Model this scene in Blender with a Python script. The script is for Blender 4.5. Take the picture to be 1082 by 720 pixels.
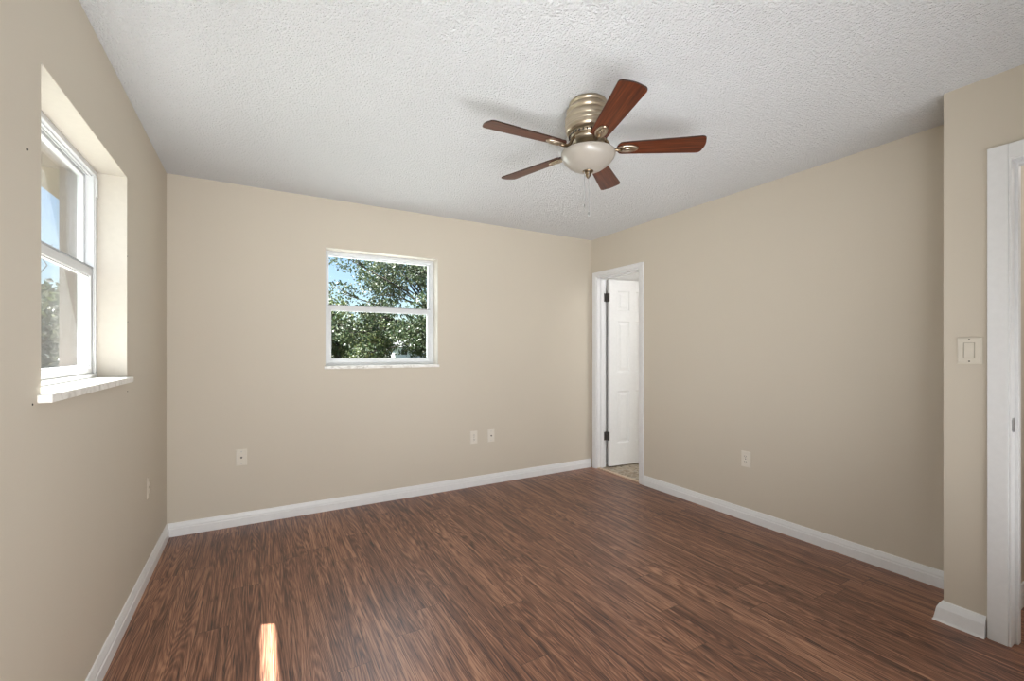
import bpy, bmesh, math, random
import numpy as np
from mathutils import Vector, Matrix
for o in list(bpy.data.objects): bpy.data.objects.remove(o)
S = bpy.context.scene
COL = S.collection
R = math.radians

# ------------------------------------------------------------------ camera
cd = bpy.data.cameras.new('camera'); cam = bpy.data.objects.new('camera', cd); COL.objects.link(cam)
cam.location = (0.523, -3.735, 1.25)
cam.rotation_euler = (R(90), 0, R(-29.86))
cd.sensor_fit = 'HORIZONTAL'; cd.sensor_width = 36.0
cd.lens = 470.0 / 1082.0 * 36.0
cd.shift_y = (370.8 - 360.0) / 1082.0
cd.clip_start = 0.02; cd.clip_end = 600
S.camera = cam

# ------------------------------------------------------------------ world, sun, lamps, exposure
SUN_DIR = Vector((0.40, -0.18, -1.0)).normalized()
w = bpy.data.worlds.new('sky'); S.world = w; w.use_nodes = True
nt = w.node_tree; nt.nodes.clear()
sky = nt.nodes.new('ShaderNodeTexSky'); sky.sky_type = 'NISHITA'; sky.sun_disc = False
sky.sun_elevation = R(66); sky.sun_rotation = R(-77); sky.air_density = 1.0; sky.dust_density = 0.6; sky.ozone_density = 1.6
bg = nt.nodes.new('ShaderNodeBackground'); bg.inputs['Strength'].default_value = 0.20
wo = nt.nodes.new('ShaderNodeOutputWorld')
nt.links.new(sky.outputs[0], bg.inputs[0]); nt.links.new(bg.outputs[0], wo.inputs[0])

def light(name, kind, loc, direction, energy, color=(1, 1, 1), size=None, size_y=None, angle=None):
    d = bpy.data.lights.new(name, kind); d.energy = energy; d.color = color
    if size is not None:
        d.shape = 'RECTANGLE'; d.size = size; d.size_y = size_y or size
    if angle is not None: d.angle = angle
    o = bpy.data.objects.new(name, d); COL.objects.link(o); o.location = loc
    o.rotation_euler = Vector(direction).to_track_quat('-Z', 'Y').to_euler()
    return o
light('sun', 'SUN', (-6, 2, 10), SUN_DIR, 52.0, (1.0, 0.975, 0.965), angle=R(0.53))
# fill lamp added at each window opening to boost the daylight
light('window_fill', 'AREA', (-0.19, -1.52, 1.60), (1, 0.0, 0.15), 4.5, (0.96, 0.98, 1.0), 0.84, 0.84)
light('window_fill', 'AREA', (1.45, 0.19, 1.60), (0, -1, 0.10), 12.0, (0.95, 0.98, 1.0), 0.84, 0.84)
# unseen fill lamps added low at the rear of the room: one straight on, one up to the ceiling, one to the far right
a = light('soft_fill', 'AREA', (0.78, -4.22, 0.95), (0.08, 1, 0.16), 27.0, (0.955, 0.98, 1.0), 1.4, 1.4)
a.data.spread = R(125)
b = light('bounce_fill', 'AREA', (1.75, -4.18, 0.50), (0.10, 3.5, 2.5), 25.0, (0.955, 0.98, 1.0), 3.2, 0.8)
b.data.spread = R(120)
c = light('side_fill', 'AREA', (0.75, -4.2, 0.60), (2.2, 3.0, 1.5), 14.0, (0.955, 0.98, 1.0), 1.4, 0.8)
c.data.spread = R(75)
# lamp of the bathroom beyond the open door, lamp of the hall
light('bathroom_lamp', 'AREA', (4.6, -1.5, 2.40), (0, 0, -1), 17.0, (1, 0.99, 0.98), 0.7, 0.7)
light('hall_lamp', 'AREA', (4.3, -3.7, 2.40), (0, 0, -1), 9.0, (1, 0.96, 0.9), 0.4, 0.4)

S.view_settings.view_transform = 'Standard'; S.view_settings.look = 'None'
S.view_settings.gamma = 1.0; S.view_settings.use_curve_mapping = False
S.view_settings.exposure = 0.19

# ------------------------------------------------------------------ node helper
class N:
    def __init__(s, name):
        s.m = bpy.data.materials.new(name); s.m.use_nodes = True
        s.t = s.m.node_tree; s.t.nodes.clear()
        s.out = s.t.nodes.new('ShaderNodeOutputMaterial')
    def n(s, typ, **kw):
        x = s.t.nodes.new(typ)
        for k, v in kw.items():
            setattr(x, k, v)
        return x
    def put(s, sock, v):
        if v is None: return
        if isinstance(v, bpy.types.NodeSocket): s.t.links.new(v, sock)
        else:
            try: sock.default_value = v
            except Exception: sock.default_value = tuple(v) + (1.0,)
    def math(s, op, a, b=None, c=None, clamp=False):
        x = s.n('ShaderNodeMath', operation=op, use_clamp=clamp)
        s.put(x.inputs[0], a)
        if b is not None: s.put(x.inputs[1], b)
        if c is not None: s.put(x.inputs[2], c)
        return x.outputs[0]
    def obj(s):
        return s.n('ShaderNodeTexCoord').outputs['Object']
    def sep(s, v):
        x = s.n('ShaderNodeSeparateXYZ'); s.put(x.inputs[0], v); return x.outputs
    def comb(s, a, b, c):
        x = s.n('ShaderNodeCombineXYZ'); s.put(x.inputs[0], a); s.put(x.inputs[1], b); s.put(x.inputs[2], c); return x.outputs[0]
    def noise(s, v=None, scale=5, detail=2, rough=0.5, dist=0.0):
        x = s.n('ShaderNodeTexNoise')
        if v is not None: s.put(x.inputs['Vector'], v)
        s.put(x.inputs['Scale'], scale); s.put(x.inputs['Detail'], detail); s.put(x.inputs['Roughness'], rough); s.put(x.inputs['Distortion'], dist)
        return x.outputs[0]
    def voro(s, v, scale, feature='F1'):
        x = s.n('ShaderNodeTexVoronoi', feature=feature); s.put(x.inputs['Vector'], v); s.put(x.inputs['Scale'], scale); return x.outputs
    def ramp(s, f, stops, interp='LINEAR'):
        x = s.n('ShaderNodeValToRGB'); x.color_ramp.interpolation = interp
        e = x.color_ramp.elements
        while len(e) < len(stops): e.new(0.5)
        for i, (p, c) in enumerate(stops):
            e[i].position = p; e[i].color = tuple(c) + (1,) if len(c) == 3 else c
        s.put(x.inputs[0], f); return x.outputs[0]
    def mix(s, f, a, b, mode='MIX'):
        x = s.n('ShaderNodeMix', data_type='RGBA', blend_type=mode)
        s.put(x.inputs[0], f); s.put(x.inputs[6], a); s.put(x.inputs[7], b); return x.outputs[2]
    def bump(s, h, strength, dist):
        x = s.n('ShaderNodeBump'); s.put(x.inputs['Height'], h); s.put(x.inputs['Strength'], strength); s.put(x.inputs['Distance'], dist); return x.outputs[0]
    def pbr(s, col, rough=0.5, metal=0.0, normal=None, spec=0.5, **kw):
        x = s.n('ShaderNodeBsdfPrincipled')
        s.put(x.inputs['Base Color'], col); s.put(x.inputs['Roughness'], rough); s.put(x.inputs['Metallic'], metal)
        s.put(x.inputs['Specular IOR Level'], spec)
        if normal is not None: s.put(x.inputs['Normal'], normal)
        for k, v in kw.items(): s.put(x.inputs[k.replace('_', ' ')], v)
        s.t.links.new(x.outputs[0], s.out.inputs[0]); return s.m

def srgb(r, g, b):
    return tuple(((c / 255) / 12.92 if c / 255 < 0.04045 else ((c / 255 + 0.055) / 1.055) ** 2.4) for c in (r, g, b))

def m_wall(name, col):
    k = N(name); o = k.obj()
    h = k.noise(o, 120, 3, 0.55)
    big = k.noise(o, 1.2, 2)
    c = k.mix(big, tuple(v * 0.97 for v in col) + (1,), tuple(v * 1.03 for v in col) + (1,))
    return k.pbr(c, 0.62, 0, k.bump(h, 0.12, 0.002), 0.3)
M_WALL = m_wall('beige_wall_paint', (0.62, 0.558, 0.464))

def m_ceiling():
    k = N('white_popcorn_ceiling'); o = k.obj()
    v1 = k.voro(o, 105)[0]
    n1 = k.noise(o, 150, 3, 0.6)
    n2 = k.noise(o, 60, 2, 0.5)
    h = k.math('ADD', k.math('MULTIPLY', k.math('SUBTRACT', 1.0, v1), 0.6), k.math('ADD', k.math('MULTIPLY', n1, 0.9), k.math('MULTIPLY', n2, 0.6)))
    return k.pbr((0.83, 0.84, 0.85, 1), 0.9, 0, k.bump(h, 1.0, 0.0125), 0.1)
M_CEIL = m_ceiling()

def m_floor():
    k = N('dark_laminate_planks'); o = k.obj(); x, y, z = k.sep(o)
    W, L = 0.127, 1.22
    px = k.math('DIVIDE', k.math('ADD', x, 10.0), W)
    ip = k.math('FLOOR', px); fx = k.math('FRACT', px)
    wn = k.n('ShaderNodeTexWhiteNoise', noise_dimensions='1D'); k.put(wn.inputs['W'], ip)
    py = k.math('ADD', k.math('DIVIDE', k.math('ADD', y, 20.0), L), k.math('MULTIPLY', wn.outputs[0], 7.3))
    iy = k.math('FLOOR', py); fy = k.math('FRACT', py)
    wn2 = k.n('ShaderNodeTexWhiteNoise', noise_dimensions='2D'); k.put(wn2.inputs['Vector'], k.comb(ip, iy, 0.0))
    rnd = wn2.outputs[0]
    off = k.math('MULTIPLY', rnd, 53.0)
    # cathedral figure: contour lines of a stretched noise
    warp = k.noise(k.comb(k.math('MULTIPLY', x, 40.0), k.math('MULTIPLY', y, 2.6), off), 1.0, 2, 0.5)
    v1 = k.comb(k.math('ADD', k.math('MULTIPLY', x, 9.0), off), k.math('MULTIPLY', y, 0.50), off)
    n1 = k.noise(v1, 1.0, 1.0, 0.4)
    lines = k.math('ADD', k.math('MULTIPLY', n1, 34.0), k.math('MULTIPLY', warp, 1.5))
    ring = k.math('PINGPONG', lines, 0.5)
    ring = k.math('MULTIPLY', ring, 2.0)
    fine = k.noise(k.comb(k.math('ADD', k.math('MULTIPLY', x, 210.0), off), k.math('MULTIPLY', y, 4.0), off), 1.0, 4, 0.65)
    streak = k.noise(k.comb(k.math('ADD', k.math('MULTIPLY', x, 42.0), off), k.math('MULTIPLY', y, 1.6), off), 1.0, 3, 0.6)
    g = k.math('ADD', k.math('ADD', k.math('MULTIPLY', ring, 0.17), k.math('MULTIPLY', fine, 0.66)), k.math('MULTIPLY', streak, 0.56))
    g = k.math('ADD', g, k.math('MULTIPLY', k.math('SUBTRACT', rnd, 0.5), 0.10))
    pore = k.noise(k.comb(k.math('ADD', k.math('MULTIPLY', x, 330.0), off), k.math('MULTIPLY', y, 9.0), off), 1.0, 2, 0.5)
    pore = k.math('MULTIPLY', k.math('SUBTRACT', pore, 0.56, clamp=True), 1.6)
    g = k.math('SUBTRACT', g, pore)
    col = k.ramp(g, [(0.44, srgb(43, 19, 11)), (0.58, srgb(95, 56, 39)), (0.72, srgb(136, 91, 68)), (0.88, srgb(180, 132, 103))])
    # joints
    ex = k.math('MINIMUM', fx, k.math('SUBTRACT', 1.0, fx)); ey = k.math('MINIMUM', fy, k.math('SUBTRACT', 1.0, fy))
    jx = k.math('SMOOTH_MIN', k.math('DIVIDE', ex, 0.012), 1.0, 0.1); jy = k.math('MINIMUM', k.math('DIVIDE', ey, 0.0014), 1.0)
    j = k.math('MINIMUM', k.math('MINIMUM', jx, jy), 1.0, clamp=True)
    col = k.mix(j, srgb(24, 13, 9) + (1,), col)
    hgt = k.math('ADD', k.math('MULTIPLY', g, 0.25), k.math('MULTIPLY', j, 0.6))
    rough = k.math('ADD', 0.33, k.math('MULTIPLY', fine, 0.16))
    return k.pbr(col, rough, 0, k.bump(hgt, 0.25, 0.002), 0.75)
M_FLOOR = m_floor()

def m_simple(name, col, rough=0.5, metal=0.0, spec=0.5, bump=None):
    k = N(name)
    o = k.obj()
    n = k.noise(o, bump[0] if bump else 40, 2)
    c = k.mix(n, tuple(v * 0.96 for v in col) + (1,), tuple(min(1, v * 1.04) for v in col) + (1,))
    return k.pbr(c, rough, metal, k.bump(n, bump[1], 0.002) if bump else None, spec)
M_TRIM = m_simple('white_trim_paint', (0.80, 0.80, 0.80), 0.35)
M_VINYL = m_simple('white_vinyl_frame', (0.70, 0.71, 0.72), 0.35)
M_DOOR = m_simple('white_door_paint', (0.84, 0.84, 0.83), 0.35)
M_REVEAL = m_simple('cream_plaster_reveal', (0.55, 0.505, 0.44), 0.7)
M_PLATE = m_simple('almond_plastic', (0.70, 0.645, 0.55), 0.35)
M_PLATEW = m_simple('ivory_plastic', (0.74, 0.69, 0.61), 0.35)
M_GAPSHADE = m_simple('shaded_gap_almond', (0.42, 0.375, 0.30), 0.5)  # darker almond, paints in the shade of the gap round the rocker
M_DARK = m_simple('dark_slot', (0.03, 0.025, 0.02), 0.7)
M_HINGE = m_simple('aged_bronze_hinge', (0.13, 0.12, 0.11), 0.45, 0.8)
M_STEEL = m_simple('brushed_steel', (0.45, 0.45, 0.46), 0.35, 1.0)
M_GREY = m_simple('grey_weatherstrip', (0.36, 0.37, 0.39), 0.5)
M_STUCCO = m_simple('taupe_exterior_stucco', (0.225, 0.18, 0.16), 0.9, bump=(150, 0.4))
M_SOFFIT = m_simple('tan_soffit_paint', (0.31, 0.255, 0.205), 0.8)
M_BULBGLASS = None

def m_marble():
    k = N('white_marble_sill'); o = k.obj()
    n = k.noise(o, 14, 6, 0.6, 1.2)
    c = k.ramp(n, [(0.3, srgb(205, 200, 192)), (0.5, srgb(240, 238, 232)), (0.7, srgb(248, 246, 242))])
    return k.pbr(c, 0.3)
M_MARBLE = m_marble()

def m_brass():
    k = N('antique_brushed_nickel_brass'); o = k.obj(); x, y, z = k.sep(o)
    n = k.noise(k.comb(k.math('MULTIPLY', x, 8.0), k.math('MULTIPLY', y, 8.0), k.math('MULTIPLY', z, 420.0)), 1.0, 3)
    c = k.ramp(n, [(0.3, srgb(172, 156, 134)), (0.7, srgb(214, 202, 182))])
    r = k.math('ADD', 0.27, k.math('MULTIPLY', n, 0.12))
    return k.pbr(c, r, 1.0)
M_BRASS = m_brass()
M_BRASSD = m_simple('dark_antique_brass', srgb(126, 108, 86), 0.33, 1.0)

def m_blade():
    k = N('dark_cherry_blade_veneer'); o = k.obj(); x, y, z = k.sep(o)
    n = k.noise(k.comb(k.math('MULTIPLY', x, 5.0), k.math('MULTIPLY', y, 130.0), 0.0), 1.0, 4, 0.6)
    n2 = k.noise(k.comb(k.math('MULTIPLY', x, 2.0), k.math('MULTIPLY', y, 40.0), 3.0), 1.0, 2)
    g = k.math('ADD', k.math('MULTIPLY', n, 0.6), k.math('MULTIPLY', n2, 0.4))
    c = k.ramp(g, [(0.34, srgb(48, 20, 11)), (0.52, srgb(86, 41, 22)), (0.68, srgb(120, 67, 37))])
    return k.pbr(c, 0.32, 0, None, 0.3)
M_BLADE = m_blade()
M_BLADE_EDGE = m_simple('dark_blade_edge', srgb(48, 28, 20), 0.4)

def m_frost():
    k = N('frosted_white_glass'); n = k.noise(k.obj(), 30, 2)
    c = k.mix(n, (0.32, 0.288, 0.25, 1), (0.355, 0.32, 0.28, 1))
    return k.pbr(c, 0.28, 0, None, 0.5, Subsurface_Weight=0.25, Subsurface_Radius=(0.02, 0.02, 0.02))
M_FROST = m_frost()

def m_glass():
    k = N('clear_window_glass')
    tr = k.n('ShaderNodeBsdfTransparent'); tr.inputs[0].default_value = (0.94, 0.96, 0.95, 1)
    gl = k.n('ShaderNodeBsdfGlossy'); gl.inputs['Roughness'].default_value = 0.02
    fr = k.n('ShaderNodeFresnel'); fr.inputs[0].default_value = 1.45
    # weaker fresnel reflection, since both faces of the pane reflect
    mx = k.n('ShaderNodeMixShader'); k.put(mx.inputs[0], k.math('MULTIPLY', fr.outputs[0], 0.45))
    k.t.links.new(tr.outputs[0], mx.inputs[1]); k.t.links.new(gl.outputs[0], mx.inputs[2]); k.t.links.new(mx.outputs[0], k.out.inputs[0])
    return k.m
M_GLASS = m_glass()

def m_pebble():
    k = N('pebble_mosaic_tile'); o = k.obj()
    v = k.voro(o, 26)
    e = k.voro(o, 26, 'DISTANCE_TO_EDGE')[0]
    sepc = k.n('ShaderNodeSeparateColor'); k.put(sepc.inputs[0], v[1])
    c = k.ramp(sepc.outputs[0], [(0.0, srgb(96, 84, 70)), (0.35, srgb(150, 132, 110)), (0.7, srgb(190, 178, 158)), (1.0, srgb(120, 112, 104))])
    f = k.math('MINIMUM', k.math('MULTIPLY', e, 9.0), 1.0)
    c = k.mix(f, srgb(176, 164, 146) + (1,), c)
    return k.pbr(c, 0.5, 0, k.bump(f, 0.3, 0.004))
M_PEBBLE = m_pebble()
M_THRESH = m_simple('pale_wood_threshold', srgb(205, 182, 158), 0.45)

def m_leaf(name, a, b, c):
    k = N(name)
    g = k.n('ShaderNodeNewGeometry').outputs['Random Per Island']
    col = k.ramp(g, [(0.0, a), (0.5, b), (1.0, c)])
    d = k.n('ShaderNodeBsdfPrincipled'); k.put(d.inputs['Base Color'], col); d.inputs['Roughness'].default_value = 0.45
    t = k.n('ShaderNodeBsdfTranslucent'); k.put(t.inputs[0], col)
    mx = k.n('ShaderNodeMixShader'); mx.inputs[0].default_value = 0.38
    k.t.links.new(d.outputs[0], mx.inputs[1]); k.t.links.new(t.outputs[0], mx.inputs[2]); k.t.links.new(mx.outputs[0], k.out.inputs[0])
    return k.m
M_LEAF = m_leaf('oak_leaves', (0.024, 0.044, 0.022), (0.050, 0.074, 0.034), (0.095, 0.105, 0.058))
M_LEAF2 = m_leaf('distant_leaves', (0.034, 0.065, 0.037), (0.068, 0.095, 0.037), (0.136, 0.143, 0.054))
M_LEAF3 = m_leaf('shrub_leaves', (0.034, 0.051, 0.027), (0.075, 0.095, 0.034), (0.163, 0.170, 0.061))
M_LEAF4 = m_leaf('dark_shrub_leaves', (0.010, 0.020, 0.016), (0.026, 0.040, 0.020), (0.085, 0.085, 0.030))
M_BARK = m_simple('grey_brown_bark', srgb(54, 47, 41), 0.9, bump=(30, 0.8))

def m_grass():
    k = N('sunlit_lawn'); o = k.obj()
    n = k.noise(o, 0.8, 5, 0.6)
    c = k.ramp(n, [(0.3, (0.022, 0.030, 0.010)), (0.7, (0.046, 0.052, 0.019))])
    return k.pbr(c, 0.95, 0, None, 0.1)
M_GRASS = m_grass()
M_CONC = m_simple('pale_concrete_walk', (0.22, 0.20, 0.18), 0.9)

# ------------------------------------------------------------------ mesh helpers
def finish(name, bm, mat, parent=None, smooth=False, bevel=0.0, seg=2, loc=(0, 0, 0)):
    bmesh.ops.recalc_face_normals(bm, faces=bm.faces[:])
    me = bpy.data.meshes.new(name); bm.to_mesh(me); bm.free()
    for mm in (mat if isinstance(mat, (list, tuple)) else [mat]): me.materials.append(mm)
    if smooth:
        for p in me.polygons: p.use_smooth = True
    o = bpy.data.objects.new(name, me); COL.objects.link(o); o.location = loc
    if parent: o.parent = parent
    if bevel:
        b = o.modifiers.new('bevel', 'BEVEL'); b.width = bevel; b.segments = seg; b.limit_method = 'ANGLE'; b.angle_limit = R(35)
    return o

def box(bm, a, b, M=None, mi=0):
    x0, y0, z0 = [min(p, q) for p, q in zip(a, b)]; x1, y1, z1 = [max(p, q) for p, q in zip(a, b)]
    vs = [bm.verts.new((x, y, z)) for z in (z0, z1) for x, y in ((x0, y0), (x1, y0), (x1, y1), (x0, y1))]
    if M is not None:
        for v in vs: v.co = M @ v.co
    fs = []
    for f in ((3, 2, 1, 0), (4, 5, 6, 7), (0, 1, 5, 4), (1, 2, 6, 5), (2, 3, 7, 6), (3, 0, 4, 7)):
        fc = bm.faces.new([vs[i] for i in f]); fc.material_index = mi; fs.append(fc)
    return fs

def lathe(bm, prof, n=48, c=(0, 0, 0), M=None):
    rings = []
    for r, z in prof:
        if r < 1e-6:
            v = bm.verts.new((c[0], c[1], c[2] + z)); rings.append([v] * n); continue
        rings.append([bm.verts.new((c[0] + r * math.cos(2 * math.pi * i / n), c[1] + r * math.sin(2 * math.pi * i / n), c[2] + z)) for i in range(n)])
    for a, b in zip(rings, rings[1:]):
        for i in range(n):
            j = (i + 1) % n
            q = [a[i], a[j], b[j], b[i]]; u = []
            for v in q:
                if v not in u: u.append(v)
            if len(u) > 2:
                try: bm.faces.new(u)
                except ValueError: pass
    if M is not None:
        done = set()
        for rg in rings:
            for v in rg:
                if v not in done: v.co = M @ v.co; done.add(v)

def tube(bm, pts, rad, n=10):
    pts = [Vector(p) for p in pts]; rings = []
    for i, p in enumerate(pts):
        t = (pts[min(i + 1, len(pts) - 1)] - pts[max(i - 1, 0)]).normalized()
        s = Vector((0, 0, 1)) if abs(t.z) < 0.9 else Vector((1, 0, 0))
        u = t.cross(s).normalized(); v = t.cross(u)
        r = rad[i] if isinstance(rad, (list, tuple)) else rad
        rings.append([bm.verts.new(p + (u * math.cos(2 * math.pi * k / n) + v * math.sin(2 * math.pi * k / n)) * r) for k in range(n)])
    for a, b in zip(rings, rings[1:]):
        for k in range(n): bm.faces.new((a[k], a[(k + 1) % n], b[(k + 1) % n], b[k]))
    bm.faces.new(rings[0][::-1]); bm.faces.new(rings[-1])

def prism(bm, outline, z0, z1, M=None, mi_side=0):
    lo = [bm.verts.new((x, y, z0)) for x, y in outline]; hi = [bm.verts.new((x, y, z1)) for x, y in outline]
    bm.faces.new(lo[::-1]); bm.faces.new(hi)
    n = len(outline)
    for i in range(n):
        f = bm.faces.new((lo[i], lo[(i + 1) % n], hi[(i + 1) % n], hi[i])); f.material_index = mi_side
    if M is not None:
        for v in lo + hi: v.co = M @ v.co

def struct(o):
    o['kind'] = 'structure'; return o
def thing(name, loc, label, cat, rz=0.0, group=None):
    o = bpy.data.objects.new(name, None); COL.objects.link(o); o.location = loc; o.rotation_euler = (0, 0, rz)
    o.empty_display_size = 0.1; o['label'] = label; o['category'] = cat
    if group: o['group'] = group
    return o
def empty(name):
    o = bpy.data.objects.new(name, None); COL.objects.link(o); o.empty_display_size = 0.1; return o

# ------------------------------------------------------------------ room shell
LX, RX, H, T = 0.0, 3.656, 2.44, 0.23
PX, PY = 3.284, -2.943          # projecting corner on the right
REAR = -4.30
# window openings: left Y range / back X range, heights
WZ0, WZ1 = 1.107, 2.058
LW = (-2.000, -1.047); BW = (0.988, 1.912)
D1 = (-0.697, -0.085, 2.030)    # bathroom door opening in right wall (y0, y1, top)
D2 = (-3.960, -3.150, 2.062)    # doorway in projecting wall

def wall_with_hole(name, along, fixed, u0, u1, hole, mat, z1=H, matlist=None):
    # along 'x' or 'y'; fixed = (near face, far face)
    bm = bmesh.new(); a, b = fixed; h0, h1, hz0, hz1 = hole
    def bx(ua, ub, za, zb):
        if ub - ua < 1e-5 or zb - za < 1e-5: return
        if along == 'x': box(bm, (ua, a, za), (ub, b, zb))
        else: box(bm, (a, ua, za), (b, ub, zb))
    bx(u0, h0, 0, z1); bx(h1, u1, 0, z1); bx(h0, h1, hz1, z1); bx(h0, h1, 0, hz0)
    return struct(finish(name, bm, mat))

wall_with_hole('wall_left', 'y', (-0.11, LX), REAR - 0.2, 0.0, (LW[0], LW[1], WZ0, WZ1), M_WALL)
wall_with_hole('wall_back', 'x', (0.0, 0.11), -0.11, RX, (BW[0], BW[1], WZ0, WZ1), M_WALL)
wall_with_hole('wall_right', 'y', (RX, RX + 0.115), PY, 0.0, (D1[0], D1[1], 0.0, D1[2]), M_WALL)
wall_with_hole('wall_right_projection', 'y', (PX, PX + 0.12), REAR, PY, (D2[0], D2[1], 0.0, D2[2]), M_WALL)
bm = bmesh.new(); box(bm, (PX + 0.12, -3.08, 0), (6.0, PY, H)); struct(finish('wall_hall', bm, M_WALL))
bm = bmesh.new(); box(bm, (-0.11, REAR - 0.2, 0), (6.0, REAR, H)); struct(finish('wall_front', bm, M_WALL))
bm = bmesh.new(); box(bm, (6.0, REAR - 0.2, 0), (6.15, 0.23, H)); struct(finish('wall_east', bm, M_WALL))
# exterior stucco leaf of the outer walls
wall_with_hole('wall_exterior_left', 'y', (-T, -0.11), REAR - 0.2, T, (LW[0], LW[1], WZ0, WZ1), M_STUCCO, 2.44)
wall_with_hole('wall_exterior_back', 'x', (0.11, T), -0.11, 6.15, (BW[0], BW[1], WZ0, WZ1), M_STUCCO, 2.54)
# bathroom walls
M_BATH = m_simple('pale_bathroom_paint', (0.80, 0.79, 0.77), 0.6)
bm = bmesh.new(); box(bm, (RX + 0.115, 0.0, 0), (6.0, 0.11, H)); struct(finish('wall_bathroom_back', bm, M_BATH))
bm = bmesh.new(); box(bm, (5.3, -2.0, 0), (5.4, 0.0, H)); struct(finish('wall_bathroom_side', bm, M_BATH))
bm = bmesh.new(); box(bm, (RX + 0.115, -2.0, 0), (5.4, -2.1, H)); struct(finish('wall_bathroom_front', bm, M_BATH))

# floor, ceiling
bm = bmesh.new(); box(bm, (-0.11, REAR - 0.2, -0.12), (RX + 0.005, 0.11, 0)); box(bm, (RX + 0.005, REAR - 0.2, -0.12), (6.0, -2.5, 0)); struct(finish('floor', bm, M_FLOOR))
bm = bmesh.new(); box(bm, (RX + 0.025, -2.5, -0.12), (6.0, 0.11, 0.002)); struct(finish('floor_bathroom', bm, M_PEBBLE))
bm = bmesh.new(); box(bm, (RX + 0.002, D1[0], -0.05), (RX + 0.04, D1[1], 0.008)); struct(finish('trim_1', bm, M_THRESH, bevel=0.003))
bm = bmesh.new(); box(bm, (-0.11, REAR - 0.2, H), (6.15, 0.11, H + 0.1)); struct(finish('ceiling', bm, M_CEIL))
# roof edge: boxed eave section, cut short to let the sun strip in, and the roof deck
SE = -0.40; SZ = 2.064; SY = -0.98
bm = bmesh.new(); box(bm, (SE + .015, SY, SZ), (-T, 0.30, SZ + .02)); struct(finish('trim_2', bm, M_SOFFIT))
bm = bmesh.new(); box(bm, (SE, SY - .02, SZ - .001), (SE + .015, 0.30, SZ + .11)); box(bm, (SE + .015, SY - .02, SZ - .001), (-T, SY, SZ + .11)); struct(finish('trim_3', bm, M_SOFFIT))
bm = bmesh.new(); box(bm, (SE, SY - .02, SZ + .11), (-T, 0.30, SZ + .13)); struct(finish('trim_6', bm, M_SOFFIT))
bm = bmesh.new()
prism(bm, [(-T - .02, SZ + .42), (3.2, 3.6), (6.4, 2.7), (6.4, 2.66), (3.2, 3.55), (-T - .02, SZ + .37)], 0, 1)
for v in bm.verts: v.co = Vector((v.co.x, REAR - 0.4 + v.co.z * (0.30 - REAR + 0.4), v.co.y))
struct(finish('roof', bm, M_SOFFIT))

bm = bmesh.new(); box(bm, (-T, T, 2.30), (6.3, .55, 2.33)); box(bm, (-T, .53, 2.33), (6.3, .55, 2.46)); box(bm, (-T, T, 2.46), (6.3, .55, 2.49)); struct(finish('shade_eave', bm, M_SOFFIT))  # unseen back eave, added to keep the sun off the back window
# plastered window reveals (thin lining inside the openings)
def reveal(name, axis):
    bm = bmesh.new(); e = 0.0015; d = 0.104
    if axis == 'left':
        a, b = LW
        box(bm, (-d, b - e, WZ0 + .02), (-0.0005, b + 0.001, WZ1)); box(bm, (-d, a - .001, WZ0 + .02), (-0.0005, a + e, WZ1)); box(bm, (-d, a, WZ1 - e), (-0.0005, b, WZ1 + .001))
    else:
        a, b = BW
        box(bm, (a - .001, 0.0005, WZ0 + .02), (a + e, d, WZ1)); box(bm, (b - e, 0.0005, WZ0 + .02), (b + .001, d, WZ1)); box(bm, (a, 0.0005, WZ1 - e), (b, d, WZ1 + .001))
    return struct(finish(name, bm, M_REVEAL))
reveal('trim_4', 'left'); reveal('trim_5', 'back')

# ------------------------------------------------------------------ baseboards
BP = [(0, 0), (0.017, 0), (0.017, 0.050), (0.0135, 0.056), (0.0135, 0.064), (0.009, 0.078), (0.006, 0.088), (0, 0.090)]
def baseboard(name, path, prof=BP):
    # path: list of (x, y) along the wall foot; the room lies to the LEFT of the direction of travel
    bm = bmesh.new(); P = [Vector(p) for p in path]; rings = []
    for i, p in enumerate(P):
        if i == 0: d = (P[1] - P[0]).normalized(); nrm = Vector((-d.y, d.x)); sc = 1
        elif i == len(P) - 1: d = (P[-1] - P[-2]).normalized(); nrm = Vector((-d.y, d.x)); sc = 1
        else:
            d0 = (P[i] - P[i - 1]).normalized(); d1 = (P[i + 1] - P[i]).normalized()
            n0 = Vector((-d0.y, d0.x)); n1 = Vector((-d1.y, d1.x)); nrm = (n0 + n1).normalized(); sc = 1 / max(0.3, nrm.dot(n0))
        rings.append([bm.verts.new((p.x + nrm.x * t * sc, p.y + nrm.y * t * sc, z)) for t, z in prof])
    n = len(prof)
    for a, b in zip(rings, rings[1:]):
        for i in range(n): bm.faces.new((a[i], a[(i + 1) % n], b[(i + 1) % n], b[i]))
    bm.faces.new(rings[0]); bm.faces.new(rings[-1][::-1])
    return struct(finish(name, bm, M_TRIM))
baseboard('baseboard_left', [(LX, -0.0), (LX, REAR)])
baseboard('baseboard_back', [(RX - 0.016, 0), (LX, 0)])
baseboard('baseboard_right', [(RX, PY), (RX, -0.752)])
WIDE = [(0, 0), (.033, 0), (.028, .010), (.023, .040), (.020, .060), (.012, .078), (.006, .088), (0, .091)]
baseboard('baseboard_projection', [(PX, -3.083), (PX, PY), (RX, PY)], WIDE)
baseboard('baseboard_hall', [(6.0, -3.08), (PX + 0.12, -3.08)], [(t, z * 1.1) for t, z in BP])

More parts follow.
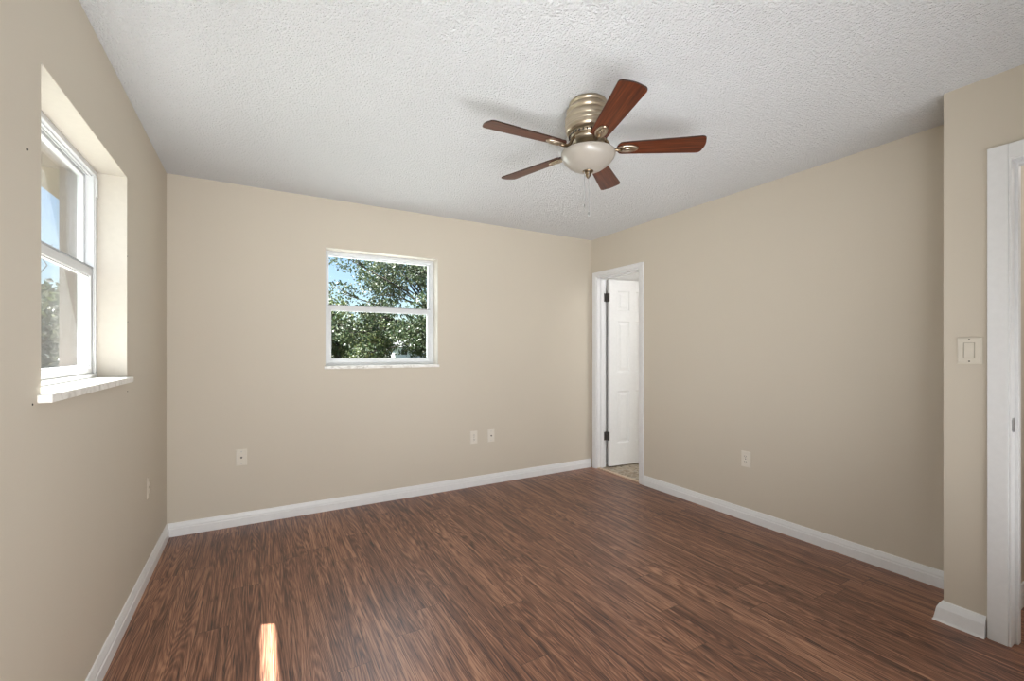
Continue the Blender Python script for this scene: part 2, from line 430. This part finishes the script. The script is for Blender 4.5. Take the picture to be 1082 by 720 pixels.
# ------------------------------------------------------------------ windows
def window(name, loc, rz, w, zb):
    """local x along the opening 0..w, local +y towards outside, z up from 0; inner frame face at y=0"""
    W = empty(name); W.location = loc; W.rotation_euler = (0, 0, rz); struct(W)
    h = WZ1 - zb
    bm = bmesh.new(); fw = 0.026; DP = .062
    for a, b in (((0, 0, 0), (fw, DP, h)), ((w - fw, 0, 0), (w, DP, h)), ((fw, 0, h - .022), (w - fw, DP, h)), ((fw, 0, 0), (w - fw, DP, .020))): box(bm, a, b)
    # inner track ribs on the side jambs and head
    for x0, x1 in ((fw, fw + .008), (w - fw - .008, w - fw)): box(bm, (x0, .004, .02), (x1, .008, h - .022))
    box(bm, (fw, .012, h - .028), (w - fw, .018, h - .022)); box(bm, (fw, .026, h - .028), (w - fw, .031, h - .022))
    finish('frame', bm, M_VINYL, W, bevel=0.002)
    mid = 0.476
    # upper sash (fixed, outer track)
    bm = bmesh.new(); s = .018
    x0, x1, y0, y1 = fw, w - fw, .035, .057
    box(bm, (x0, y0, mid - .012), (x0 + s, y1, h - .022)); box(bm, (x1 - s, y0, mid - .012), (x1, y1, h - .022))
    box(bm, (x0 + s, y0, h - .038), (x1 - s, y1, h - .022)); box(bm, (x0 + s, y0, mid - .012), (x1 - s, y1, mid + .022))
    us = finish('upper_sash', bm, M_VINYL, W, bevel=0.002)
    bm = bmesh.new(); box(bm, (x0 + s - .004, .044, mid + .018), (x1 - s + .004, .048, h - .034)); finish('glass_pane', bm, M_GLASS, us)
    # lower sash (inner track)
    bm = bmesh.new(); s = .030
    x0, x1, y0, y1 = fw - .002, w - fw + .002, .009, .033
    box(bm, (x0, y0, .020), (x0 + s, y1, mid + .012)); box(bm, (x1 - s, y0, .020), (x1, y1, mid + .012))
    box(bm, (x0 + s, y0, mid - .024), (x1 - s, y1, mid + .012)); box(bm, (x0 + s, y0, .020), (x1 - s, y1, .052))
    # inner glazing step
    for a, b in (((x0 + s, .014, .052), (x0 + s + .006, .030, mid - .024)), ((x1 - s - .006, .014, .052), (x1 - s, .030, mid - .024)),
                 ((x0 + s, .014, .052), (x1 - s, .030, .058)), ((x0 + s, .014, mid - .030), (x1 - s, .030, mid - .024))): box(bm, a, b)
    ls = finish('lower_sash', bm, M_VINYL, W, bevel=0.002)
    bm = bmesh.new(); box(bm, (x0 + s, .020, .054), (x1 - s, .024, mid - .026)); finish('glass_pane', bm, M_GLASS, ls)
    bm = bmesh.new(); box(bm, (fw + .002, .005, mid + .012), (w - fw - .002, .033, mid + .018)); finish('meeting_rail_strip', bm, M_GREY, ls, bevel=.001)
    # corner block at the jamb head and a tilt latch
    for xx in (w - fw + .002, .002):
        bm = bmesh.new(); box(bm, (xx, -.004, h - .115), (xx + fw - .004, .004, h - .030)); finish('balance_cover', bm, M_VINYL, W, bevel=.002)
    for xx in (x0 + .03, x1 - .07):
        bm = bmesh.new(); box(bm, (xx, .003, .040), (xx + .028, .010, .047)); finish('lift_tab', bm, M_VINYL, ls, bevel=.002)
    return W
SILL_T = 0.022
zb = WZ0 + SILL_T
# left wall window: outside is -X, local +y -> -X : rotate +90deg
wl = LW[1] - LW[0]
window('window_1', (-0.104, LW[0], zb), R(90), wl, zb)
window('window_2', (BW[0], 0.104, zb), 0.0, BW[1] - BW[0], zb)
# marble sills
def sill(name, a, b):
    bm = bmesh.new(); box(bm, a, b); return struct(finish(name, bm, M_MARBLE, bevel=0.004, seg=3))
bm = bmesh.new(); box(bm, (-.165, LW[0] + .001, WZ0), (0.0, LW[1] - .001, zb)); box(bm, (0.0, LW[0] - .028, WZ0 - .002), (0.031, LW[1] - .035, zb)); struct(finish('sill_left', bm, M_MARBLE, bevel=.003))
bm = bmesh.new(); box(bm, (BW[0] + .001, 0, WZ0), (BW[1] - .001, .165, zb)); box(bm, (BW[0] - .008, -.016, WZ0 - .002), (BW[1] + .010, 0, zb)); struct(finish('sill_back', bm, M_MARBLE, bevel=.003))

# ------------------------------------------------------------------ bathroom door (right wall)
def casing_profile_frame(name, parent, plane_x, y0, y1, top, wcas, thick, sign):
    """flat casing round an opening in a wall x=plane_x, protruding towards sign*x"""
    bm = bmesh.new(); xa = plane_x; xb = plane_x + sign * thick; xm = plane_x + sign * thick * .6
    prof = [(0.0, 1.0), (0.25, 1.0), (0.32, 0.8), (0.8, 0.8), (0.92, 0.5), (1.0, 0.35)]   # from outer edge to inner edge
    def path(off):  # offset outward from the opening
        return [(y0 - off, 0.0), (y0 - off, top + off), (y1 + off, top + off), (y1 + off, 0.0)]
    rings = []
    for t, d in prof:
        rings.append([bm.verts.new((xa + sign * thick * d, y, z)) for y, z in path(wcas * (1 - t))])
    back_in = [bm.verts.new((xa, y, z)) for y, z in path(0)]; back_out = [bm.verts.new((xa, y, z)) for y, z in path(wcas)]
    loop = [back_out] + rings + [back_in]
    for a, b in zip(loop, loop[1:] + loop[:1]):
        for i in range(3): bm.faces.new((a[i], a[i + 1], b[i + 1], b[i]))
    bm.faces.new([l[0] for l in loop]); bm.faces.new([l[3] for l in loop][::-1])
    return finish(name, bm, M_TRIM, parent)
d1 = struct(empty('door_1'))
casing_profile_frame('casing', d1, RX, D1[0], D1[1], D1[2], 0.050, 0.016, -1)
bm = bmesh.new(); jt = .010
box(bm, (RX - .001, D1[1] - jt, 0), (RX + .118, D1[1], D1[2])); box(bm, (RX - .001, D1[0], 0), (RX + .118, D1[0] + jt, D1[2])); box(bm, (RX - .001, D1[0] + jt, D1[2] - jt), (RX + .118, D1[1] - jt, D1[2]))
# stops
box(bm, (RX + .045, D1[1] - jt - .010, 0), (RX + .080, D1[1] - jt, D1[2] - jt)); box(bm, (RX + .045, D1[0] + jt, 0), (RX + .080, D1[0] + jt + .010, D1[2] - jt)); box(bm, (RX + .045, D1[0] + jt, D1[2] - jt - .01), (RX + .080, D1[1] - jt, D1[2] - jt))
finish('jamb', bm, M_TRIM, d1)
# leaf, hinged on the far jamb, swung into the bathroom
leaf = bpy.data.objects.new('door_leaf', None); COL.objects.link(leaf); leaf.parent = d1
HX, HY = RX + 0.132, D1[1] - 0.014
leaf.location = (HX, HY, 0.014); leaf.rotation_euler = (0, 0, R(-5.5))
LWD, LH, LT = 0.63, 2.000, 0.035
bm = bmesh.new()
# face towards the bedroom is local -y ; leaf spans x 0..LWD, y 0..-LT ; six raised panels
cols = [(0.110, 0.273), (0.357, 0.520)]; rows = [(0.240, 0.800), (1.005, 1.555), (1.665, 1.880)]
xs = [0.006, cols[0][0], cols[0][1], cols[1][0], cols[1][1], LWD]; zs = [0, rows[0][0], rows[0][1], rows[1][0], rows[1][1], rows[2][0], rows[2][1], LH]
def panel_face(ysurf, sgn):
    for i in range(5):
        for j in range(7):
            xa, xb, za, zb_ = xs[i], xs[i + 1], zs[j], zs[j + 1]
            if i in (1, 3) and j in (1, 3, 5):
                rects = [(0, 0), (.010, .007), (.026, .007), (.046, .0015)]
                prev = None
                for ins, dep in rects:
                    vs = [bm.verts.new((x, ysurf + sgn * dep, z)) for x, z in ((xa + ins, za + ins), (xb - ins, za + ins), (xb - ins, zb_ - ins), (xa + ins, zb_ - ins))]
                    if prev:
                        for q in range(4): bm.faces.new((prev[q], prev[(q + 1) % 4], vs[(q + 1) % 4], vs[q]))
                    prev = vs
                bm.faces.new(prev)
            else:
                bm.faces.new([bm.verts.new((x, ysurf, z)) for x, z in ((xa, za), (xb, za), (xb, zb_), (xa, zb_))])
panel_face(-LT, 1); panel_face(0.0, -1)
for a, b in (((.006, 0), (.006, LH)), ((LWD, 0), (LWD, LH))):
    bm.faces.new([bm.verts.new(p) for p in ((a[0], 0, 0), (a[0], -LT, 0), (a[0], -LT, LH), (a[0], 0, LH))])
for z in (0, LH): bm.faces.new([bm.verts.new(p) for p in ((.006, 0, z), (LWD, 0, z), (LWD, -LT, z), (.006, -LT, z))])
bmesh.ops.remove_doubles(bm, verts=bm.verts[:], dist=1e-5)
finish('panel', bm, M_DOOR, leaf)
bm = bmesh.new(); Mk = Matrix.Translation((LWD - .06, -LT, .93)) @ Matrix.Rotation(R(90), 4, 'X')
lathe(bm, [(0, 0), (.03, 0), (.03, .006), (.011, .008), (.011, .03), (.024, .036), (.027, .048), (.02, .06), (0, .062)], 24, M=Mk); finish('knob', bm, M_STEEL, leaf, True)
for hz in (1.82, 0.335):
    bm = bmesh.new()
    box(bm, (RX + .092, D1[1] - jt - .003, hz - .045), (RX + .119, D1[1] - jt + .001, hz + .045))
    box(bm, (RX + .122, D1[1] - jt - .040, hz - .045), (RX + .1365, D1[1] - jt - .004, hz + .045))
    lathe(bm, [(0, -.048), (.006, -.047), (.006, .047), (0, .048)], 12, (RX + .1225, D1[1] - jt - .006, hz))
    h = finish('hinge', bm, M_HINGE, d1); h['label'] = 'dark bronze hinge'

# ------------------------------------------------------------------ doorway on the right
d2 = struct(empty('door_2'))
bm = bmesh.new(); xa, xb = PX, PX - .012; cw = .063
for y0, y1, z0, z1 in ((D2[1], D2[1] + cw, 0, D2[2] + cw), (D2[0] - cw, D2[0], 0, D2[2] + cw)): box(bm, (xa, y0, z0), (xb, y1, z1))
box(bm, (xa, D2[0], D2[2]), (xb, D2[1], D2[2] + cw)); finish('casing', bm, M_TRIM, d2, bevel=.002)
bm = bmesh.new(); xj = PX + .122; jt = .008
box(bm, (PX - .008, D2[1] - jt, 0), (xj, D2[1], D2[2])); box(bm, (PX - .008, D2[0], 0), (xj, D2[0] + jt, D2[2])); box(bm, (PX - .008, D2[0] + jt, D2[2] - jt), (xj, D2[1] - jt, D2[2]))
finish('jamb', bm, M_TRIM, d2, bevel=.0015)
bm = bmesh.new()
box(bm, (PX + .040, D2[1] - jt - .011, 0), (PX + .075, D2[1] - jt, D2[2] - jt)); box(bm, (PX + .040, D2[0] + jt, D2[2] - jt - .011), (PX + .075, D2[1] - jt - .011, D2[2] - jt)); box(bm, (PX + .040, D2[0] + jt, 0), (PX + .075, D2[0] + jt + .011, D2[2] - jt - .011))
finish('door_stop', bm, M_TRIM, d2, bevel=.0015)
bm = bmesh.new(); box(bm, (PX + .004, D2[1] - jt - .003, .905), (PX + .030, D2[1] - jt, .965)); box(bm, (PX - .004, D2[1] - jt - .006, .912), (PX + .006, D2[1] - jt, .958)); sp = finish('strike_plate', bm, M_STEEL, d2, bevel=.001); sp['label'] = 'steel strike plate'

# ------------------------------------------------------------------ outlets, jacks, switch   (local: plate in XZ plane facing -y)
def plate_mesh(bm, w=.072, h=.117, t=.006):
    box(bm, (-w / 2, -t * .5, -h / 2), (w / 2, 0.0005, h / 2)); 
    f = box(bm, (-w / 2 + .004, -t, -h / 2 + .004), (w / 2 - .004, -t * .5, h / 2 - .004))
def disc(bm, x, z, r, y0, y1, n=20):
    lathe(bm, [(0, 0), (r, 0), (r, y1), (0, y1)], n, M=Matrix.Translation((x, y0, z)) @ Matrix.Rotation(R(90), 4, 'X'))
def duplex(loc, rz, label, mat):
    t = thing('wall_outlet', loc, label, 'outlet', rz, 'duplex outlets on the walls')
    bm = bmesh.new(); plate_mesh(bm); finish('cover_plate', bm, mat, t, bevel=.0015)
    for s in (1, -1):
        bm = bmesh.new()
        out = [(.0165 * math.cos(a) if abs(math.cos(a)) < .99 else .0165 * math.cos(a), max(-.0125, min(.0125, .0165 * math.sin(a)))) for a in [2 * math.pi * i / 28 for i in range(28)]]
        prism(bm, out, 0, .003, Matrix.Translation((0, -.006, s * .0195)) @ Matrix.Rotation(R(90), 4, 'X'))
        rc = finish('receptacle', bm, mat, t, bevel=.0006)
        bm = bmesh.new()
        for xx, hh in ((-.0062, .0045), (.0062, .0036)): box(bm, (xx - .0013, -.0094, s * .0195 + .002 - hh), (xx + .0013, -.0088, s * .0195 + .002 + hh))
        disc(bm, 0, s * .0195 - .0085, .0024, -.0088, .0006, 12); finish('slots', bm, M_DARK, rc)
    bm = bmesh.new(); disc(bm, 0, 0, .0032, -.006, .0016, 12); finish('screw', bm, M_HINGE, t)
    return t
def jack(loc, rz, label, mat, tab=False):
    t = thing('cable_jack_plate', loc, label, 'jack plate', rz, 'cable jack plates on the back wall')
    bm = bmesh.new(); plate_mesh(bm); finish('cover_plate', bm, mat, t, bevel=.0015)
    bm = bmesh.new(); disc(bm, 0, 0, .0072, -.006, .004, 6); disc(bm, 0, 0, .0048, -.006, .011, 16); finish('jack', bm, M_HINGE, t)
    for s in (1, -1):
        bm = bmesh.new(); disc(bm, 0, s * .042, .0032, -.006, .0012, 12); finish('screw', bm, M_STEEL, t)
    return t
jack((0.428, 0, 0.484), 0, 'almond jack plate alone on the back wall near the left corner', M_PLATE)
duplex((2.260, 0, 0.451), 0, 'ivory duplex outlet below and right of the back window, left of a jack plate', M_PLATEW)
jack((2.438, 0, 0.450), 0, 'ivory jack plate close to the right of the back wall outlet', M_PLATEW)
duplex((RX, -1.748, 0.450), R(-90), 'ivory duplex outlet low on the right wall', M_PLATEW)
duplex((LX, -0.585, 0.492), R(90), 'duplex outlet on the left wall, seen nearly edge on', M_WALL)
sw = thing('light_switch', (PX, -3.030, 1.251), 'almond rocker light switch beside the white doorway casing', 'light switch', R(-90))
bm = bmesh.new(); plate_mesh(bm, .081, .119, .0065); finish('cover_plate', bm, M_PLATE, sw, bevel=.0018)
bm = bmesh.new()
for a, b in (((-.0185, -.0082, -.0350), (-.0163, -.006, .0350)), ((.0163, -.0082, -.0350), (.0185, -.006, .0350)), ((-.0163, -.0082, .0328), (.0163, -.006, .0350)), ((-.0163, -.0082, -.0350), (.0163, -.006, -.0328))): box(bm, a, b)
finish('rocker_frame', bm, M_GAPSHADE, sw)
bm = bmesh.new()
vs = [bm.verts.new(p) for p in ((-.0155, -.0065, -.032), (.0155, -.0065, -.032), (.0155, -.0065, .032), (-.0155, -.0065, .032), (-.0155, -.0125, -.032), (.0155, -.0125, -.032), (.0155, -.0085, .0), (-.0155, -.0085, .0), (.0155, -.0095, .032), (-.0155, -.0095, .032))]
for f in ((4, 5, 6, 7), (7, 6, 8, 9), (0, 4, 7, 9, 3), (1, 2, 8, 6, 5), (0, 1, 5, 4), (3, 9, 8, 2), (0, 3, 2, 1)): bm.faces.new([vs[i] for i in f])
finish('rocker', bm, M_PLATE, sw)
for s in (1, -1):
    bm = bmesh.new(); disc(bm, 0, s * .0485, .0033, -.0065, .0010, 12); finish('screw', bm, M_HINGE, sw)

# small nail holes left in the left wall
WL = bpy.data.objects['wall_left']
for y, z in ((-2.055, 1.105), (-1.036, 1.385), (-1.042, 1.69), (-2.085, 1.78), (-1.04, 1.06)):
    bm = bmesh.new(); lathe(bm, [(0, 0), (.0035, 0), (.0022, .0012), (0, .0006)], 10, M=Matrix.Translation((0, y, z)) @ Matrix.Rotation(R(90), 4, 'Y')); finish('nail_hole', bm, M_DARK, WL)

# ------------------------------------------------------------------ ceiling fan
FX, FY = 1.902, -2.066
fan = thing('ceiling_fan', (FX, FY, H), 'five-blade ceiling fan with brass housing, dark wood blades and white bowl light', 'ceiling fan')
def fz(z): return z - H
bm = bmesh.new()
lathe(bm, [(0, fz(2.440)), (.080, fz(2.440)), (.088, fz(2.437)), (.092, fz(2.430)), (.090, fz(2.424)), (.085, fz(2.420)), (.087, fz(2.414)), (.097, fz(2.408)), (.103, fz(2.399)), (.104, fz(2.391)), (.100, fz(2.386)), (.097, fz(2.381)), (.099, fz(2.376)), (.106, fz(2.370)), (.110, fz(2.361)), (.1105, fz(2.352)), (.107, fz(2.347)), (.106, fz(2.343)), (.109, fz(2.339)), (.111, fz(2.331)), (.109, fz(2.325)), (.107, fz(2.322)), (.1085, fz(2.318)), (.1085, fz(2.310)), (.104, fz(2.300)), (.097, fz(2.290)), (0, fz(2.290))], 64)
finish('motor_housing', bm, M_BRASS, fan, True, bevel=0)
bm = bmesh.new(); lathe(bm, [(.080, fz(2.292)), (.093, fz(2.290)), (.080, fz(2.268)), (.070, fz(2.268))], 64)
vb = finish('vent_ring', bm, M_BRASS, fan, True)
bm = bmesh.new()
for i in range(30):
    M = Matrix.Rotation(2 * math.pi * i / 30, 4, 'Z') @ Matrix.Translation((.0875, 0, fz(2.280))) @ Matrix.Rotation(R(-32), 4, 'Y')
    box(bm, (-.003, -.0038, -.0085), (.0022, .0038, .0085), M)
finish('vent_slots', bm, M_DARK, vb)
bm = bmesh.new(); lathe(bm, [(0, fz(2.270)), (.070, fz(2.270)), (.079, fz(2.266)), (.082, fz(2.258)), (.079, fz(2.250)), (.064, fz(2.246)), (.058, fz(2.238)), (0, fz(2.238))], 64); finish('blade_hub', bm, M_BRASS, fan, True)
bm = bmesh.new(); lathe(bm, [(0, fz(2.240)), (.040, fz(2.240)), (.041, fz(2.215)), (.048, fz(2.208)), (.058, fz(2.202)), (.060, fz(2.190)), (0, fz(2.190))], 48); finish('light_fitter', bm, M_BRASS, fan, True)
bm = bmesh.new()
lathe(bm, [(.060, fz(2.186)), (.118, fz(2.194)), (.126, fz(2.197)), (.1295, fz(2.195)), (.1290, fz(2.189)), (.1275, fz(2.182)), (.122, fz(2.170)), (.111, fz(2.156)), (.096, fz(2.142)), (.078, fz(2.129)), (.058, fz(2.119)), (.034, fz(2.112)), (.0, fz(2.109))], 64)
finish('glass_bowl', bm, M_FROST, fan, True)
bm = bmesh.new(); lathe(bm, [(0, fz(2.115)), (.026, fz(2.114)), (.027, fz(2.108)), (.018, fz(2.104)), (.011, fz(2.098)), (.013, fz(2.091)), (.009, fz(2.084)), (.0045, fz(2.078)), (0, fz(2.075))], 32); finish('finial', bm, M_BRASSD, fan, True)
tocam = Vector((0.523 - FX, -3.735 - FY)).normalized(); side = Vector((-tocam.y, tocam.x))
for k, (sx, zl) in enumerate(((-.017, 1.940), (.003, 1.900))):
    px, py = tocam.x * .020 + side.x * sx * 1, tocam.y * .020 + side.y * sx
    bm = bmesh.new(); z = 2.106
    while z > zl + .012:
        lathe(bm, [(0, .0017), (.0015, .0009), (.0015, -.0009), (0, -.0017)], 6, (px, py, fz(z))); z -= .0032
    tube(bm, [(px, py, fz(2.108)), (px, py, fz(zl + .01))], .0006, 5)
    lathe(bm, [(0, .010), (.0022, .008), (.0026, -.004), (.0018, -.010), (0, -.012)], 10, (px, py, fz(zl)))
    finish('pull_chain', bm, M_STEEL, fan, True)
# blades
def blade_outline():
    r0, r1 = .135, .535; P = []
    def hw(r): t = (r - r0) / (r1 - r0); return .041 + .017 * t
    for i in range(9):                        # rounded root
        a = R(90 + 180 * i / 8); P.append((r0 + .028 + .028 * math.cos(a), hw(r0) * math.sin(a)))
    rc = .022
    for i in range(7): a = R(-90 + 90 * i / 6); P.append((r1 - rc + rc * math.cos(a), -hw(r1) + rc + rc * math.sin(a)))
    for i in range(1, 6):
        t = i / 6; P.append((r1 + .006 * math.sin(math.pi * t), -hw(r1) + rc + (2 * hw(r1) - 2 * rc) * t))
    for i in range(7): a = R(0 + 90 * i / 6); P.append((r1 - rc + rc * math.cos(a), hw(r1) - rc + rc * math.sin(a)))
    return P
BZ = 2.213; PITCH = R(-12)
def make_blade():
    bm = bmesh.new(); prism(bm, blade_outline(), 0, .006, Matrix.Rotation(PITCH, 4, 'X'), 1)
    b = finish('blade', bm, [M_BLADE, M_BLADE_EDGE], fan); b.location = (0, 0, fz(BZ))
    bm = bmesh.new()
    tube(bm, [(.062, 0, .050), (.080, 0, .046), (.094, 0, .028), (.104, 0, .008), (.118, 0, -.004), (.140, 0, -.006), (.160, 0, -.006)], [.009, .0085, .008, .0075, .0075, .0085, .007], 12)
    ir = finish('blade_iron', bm, M_BRASSD, b, True)
    bm = bmesh.new(); Mp = Matrix.Rotation(PITCH, 4, 'X') @ Matrix.Translation((.185, 0, 0)) @ Matrix.Diagonal((1.55, .80, 1, 1))
    lathe(bm, [(0, -.0035), (.018, -.0035), (.021, -.006), (.026, -.0085), (.031, -.006), (.033, 0), (0, 0)], 40, M=Mp)
    lathe(bm, [(0, -.0095), (.006, -.009), (.010, -.0065), (.011, -.003), (0, -.003)], 24, M=Mp)
    finish('medallion', bm, M_BRASS, b, True)
    return b
b0 = make_blade()
for i in range(5):
    if i == 0: b = b0
    else:
        b = b0.copy(); COL.objects.link(b); b.parent = fan
        for ch in list(b0.children):
            c = ch.copy(); COL.objects.link(c); c.parent = b
    b.rotation_euler = (0, 0, R((-36, 36, 107.5, 177.5, 248.5)[i]))

# ------------------------------------------------------------------ outside
bm = bmesh.new(); 
vs = [bm.verts.new(p) for p in ((-150, -60, -.22), (150, -60, -.22), (150, 220, -.22), (-150, 220, -.22))]; bm.faces.new(vs); struct(finish('ground', bm, M_GRASS))
bm = bmesh.new(); box(bm, (-1.5, -6, -.22), (-.23, 1.4, -.17)); box(bm, (-1.5, .23, -.22), (6, 1.4, -.17)); struct(finish('walkway', bm, M_CONC))

def leaves(name, pts, size, mat, parent, seed=1, droop=.3):
    rng = np.random.default_rng(seed); n = len(pts); P = np.asarray(pts, float)
    d = rng.normal(size=(n, 3)); d[:, 2] -= droop; d /= np.linalg.norm(d, axis=1)[:, None]
    u = rng.normal(size=(n, 3)); u -= (u * d).sum(1)[:, None] * d; u /= np.linalg.norm(u, axis=1)[:, None]
    nn = np.cross(d, u); L = size * rng.uniform(.7, 1.3, n)[:, None]; Wd = L * .27
    V = np.empty((n, 6, 3))
    V[:, 0] = P; V[:, 1] = P + d * L * .45 + u * Wd + nn * L * .06; V[:, 2] = P + d * L; V[:, 3] = P + d * L * .45 - u * Wd + nn * L * .06
    V[:, 4] = P + d * L * .45; V[:, 5] = P + d * L * .98
    V = V[:, :5]
    F = []
    for i in range(n):
        k = 5 * i; F += [(k, k + 1, k + 4), (k + 1, k + 2, k + 4), (k, k + 4, k + 3), (k + 4, k + 2, k + 3)]
    me = bpy.data.meshes.new(name); me.from_pydata(V.reshape(-1, 3).tolist(), [], F); me.materials.append(mat)
    o = bpy.data.objects.new(name, me); COL.objects.link(o); o.parent = parent
    return o

def cloud(centers, radii, n, seed):
    rng = np.random.default_rng(seed); out = []
    wts = np.array([r[0] * r[1] * r[2] for r in radii]); wts = wts / wts.sum()
    for c, r, q in zip(centers, radii, wts):
        m = int(n * q); v = rng.normal(size=(m, 3)); v /= np.linalg.norm(v, axis=1)[:, None]
        v *= rng.uniform(.35, 1, (m, 1)) ** .6
        out.append(v * np.array(r) + np.array(c))
    return np.concatenate(out)

def tree(name, label, base, trunk_h, blobs, nleaf, lsize, mat, seed, tr=.16, group='trees outside the windows', cat='tree'):
    t = thing(name, base, label, cat, 0, group); rng = random.Random(seed)
    bm = bmesh.new()
    top = Vector((0, 0, trunk_h)); tube(bm, [(0, 0, 0), (tr * .3, 0, trunk_h * .5), top], [tr, tr * .8, tr * .65], 10)
    for c, r in blobs:
        e = Vector(c); m = (top + e) / 2 + Vector((rng.uniform(-.2, .2), rng.uniform(-.2, .2), rng.uniform(0, .3)))
        tube(bm, [top, m, e], [tr * .5, tr * .3, tr * .12], 8)
        for q in range(5):
            e2 = e + Vector((rng.uniform(-1, 1) * r[0], rng.uniform(-1, 1) * r[1], rng.uniform(-.8, .8) * r[2])) * .85
            tube(bm, [m * .3 + e * .7, (e + e2) / 2 + Vector((0, 0, .08)), e2], [tr * .14, tr * .09, tr * .03], 6)
    finish('trunk', bm, M_BARK, t, True)
    leaves('foliage', cloud([b[0] for b in blobs], [b[1] for b in blobs], nleaf, seed), lsize, mat, t, seed)
    return t

# shade tree nearest the back window
rng = random.Random(5); blobs = []
for i in range(60):
    while True:
        q = Vector((rng.uniform(-1, 1), rng.uniform(-1, 1), rng.uniform(-1, 1)))
        if q.length < 1: break
    blobs.append(((q.x * 2.35, q.y * 2.0, 3.35 + q.z * 2.1), (rng.uniform(.5, .8),) * 2 + (rng.uniform(.35, .55),)))
for c in ((-2.3, 0, 2.4), (-2.75, .3, 2.9), (-2.5, 0, 1.9), (-2.8, .2, 2.0), (-2.6, 0, 3.7), (-2.2, -.4, 1.4), (0.6, -.6, 1.2), (-.8, -.5, 1.3)): blobs.append((c, (.5, .5, .32)))
tree('shade_tree', 'leafy shade tree filling most of the back window', (5.05, 7.6, -.22), 1.9, blobs, 52000, .078, M_LEAF, 11, .075)
# line of trees and bushes far behind it
rng = random.Random(8)
kinds = [('leafy tree behind, at the left edge of the back window', 5.5, 30, 5.0, M_LEAF2), ('rounded yellow green tree low in the back window, behind the shade tree', 9.0, 33, 4.6, M_LEAF3),
         ('dark tree at the right of the back window, behind the shade tree', 16.8, 36, 5.2, M_LEAF2)]
for q, (lab, x, y, hh, mt) in enumerate(kinds):
    bl = []
    for i in range(14):
        a = rng.uniform(0, 6.28); rr = rng.uniform(.2, 1.9); bl.append(((rr * math.cos(a), rr * math.sin(a), rng.uniform(.9, hh)), (rng.uniform(.8, 1.3),) * 2 + (rng.uniform(.6, 1.0),)))
    tree('background_tree', lab, (x, y, -.22), hh * .45, bl, 5000, .26, mt, 20 + q, .2, 'background trees')
# pale house far off, right part of the back window
hs = thing('distant_house', (24.4, 74, -.22), 'small white house far off at the lower right of the back window', 'house')
bm = bmesh.new(); box(bm, (-4, -4, 0), (4, 4, 2.1)); finish('wall', bm, m_simple('pale_house_paint', (.62, .62, .64), .8), hs)
bm = bmesh.new(); v = [bm.verts.new(p) for p in ((-4.4, -4.4, 2.1), (4.4, -4.4, 2.1), (4.4, 4.4, 2.1), (-4.4, 4.4, 2.1), (-2.5, 0, 3.2), (2.5, 0, 3.2))]
for f in ((0, 1, 5, 4), (1, 2, 5), (2, 3, 4, 5), (3, 0, 4), (3, 2, 1, 0)): bm.faces.new([v[i] for i in f])
finish('roof', bm, m_simple('grey_shingles', (.12, .12, .125), .9), hs)
for x in (-2.4, 0, 2.4):
    bm = bmesh.new(); box(bm, (x - .5, -4.03, .8), (x + .5, -3.99, 1.7)); finish('house_window', bm, M_DARK, hs)
# tall shrub outside the left window
bl = [((0, 0, .6), (.75, .75, .6)), ((.2, .3, 1.2), (.7, .7, .6)), ((-.3, 0, 1.7), (.65, .65, .55)), ((.25, -.1, 1.9), (.5, .5, .35)), ((.5, .5, .7), (.7, .7, .7)), ((-.5, .6, 1.1), (.7, .7, .7))]
sh = tree('tall_shrub', 'tall leafy shrub outside the left window', (-1.9, 3.6, -.22), .8, bl, 12000, .10, M_LEAF4, 41, .05, 'shrubs', 'shrub')
bm = bmesh.new(); rng = random.Random(3)
for i in range(9):
    x, y = rng.uniform(-.5, .5), rng.uniform(-.4, .4); z = 2.1; p = [(x, y, 1.5)]
    for s in range(4): x += rng.uniform(-.1, .12); y += rng.uniform(-.1, .1); z += rng.uniform(.08, .22); p.append((x, y, z))
    tube(bm, p, [.008, .007, .006, .005, .003], 5)
finish('bare_twigs', bm, M_BARK, sh)
bl = [((0, 0, 1.0), (1.5, 1.2, 1.2)), ((1.2, .5, 1.8), (1.3, 1.2, 1.2)), ((-1.3, .3, 1.6), (1.4, 1.2, 1.2)), ((0, .4, 2.4), (1.2, 1.0, .7))]
tree('dense_tree', 'dark dense tree behind the shrub outside the left window', (-4.2, 9.0, -.22), 1.2, bl, 8000, .17, M_LEAF4, 43, .12, 'shrubs', 'tree')
# far hedge of trees closing the lawn behind everything
hd = thing('tree_line', (0, 95, -.22), 'long dark tree line closing the lawn at the far horizon', 'tree line')
rng = np.random.default_rng(77)
def row(n, ax):
    u = rng.uniform(-90, 110, n); top = 5.0 + 1.6 * np.sin(u * .31) + 1.2 * np.sin(u * .83 + 1)
    z = rng.uniform(0, 1, n) ** .7 * top; d = rng.normal(0, 1.4, n)
    return np.stack([u, d, z], 1) if ax == 0 else np.stack([-70 + d, u - 70, z], 1)
pts = np.concatenate([row(17000, 0), row(12000, 1)])
leaves('foliage', pts, 1.1, M_LEAF2, hd, 78)
bm = bmesh.new()
for i in range(60):
    x = -88 + i * 3.3; tube(bm, [(x, 0, 0), (x + .2, 0, 2.5)], [.25, .12], 6)
finish('trunks', bm, M_BARK, hd, True)['kind'] = 'stuff'
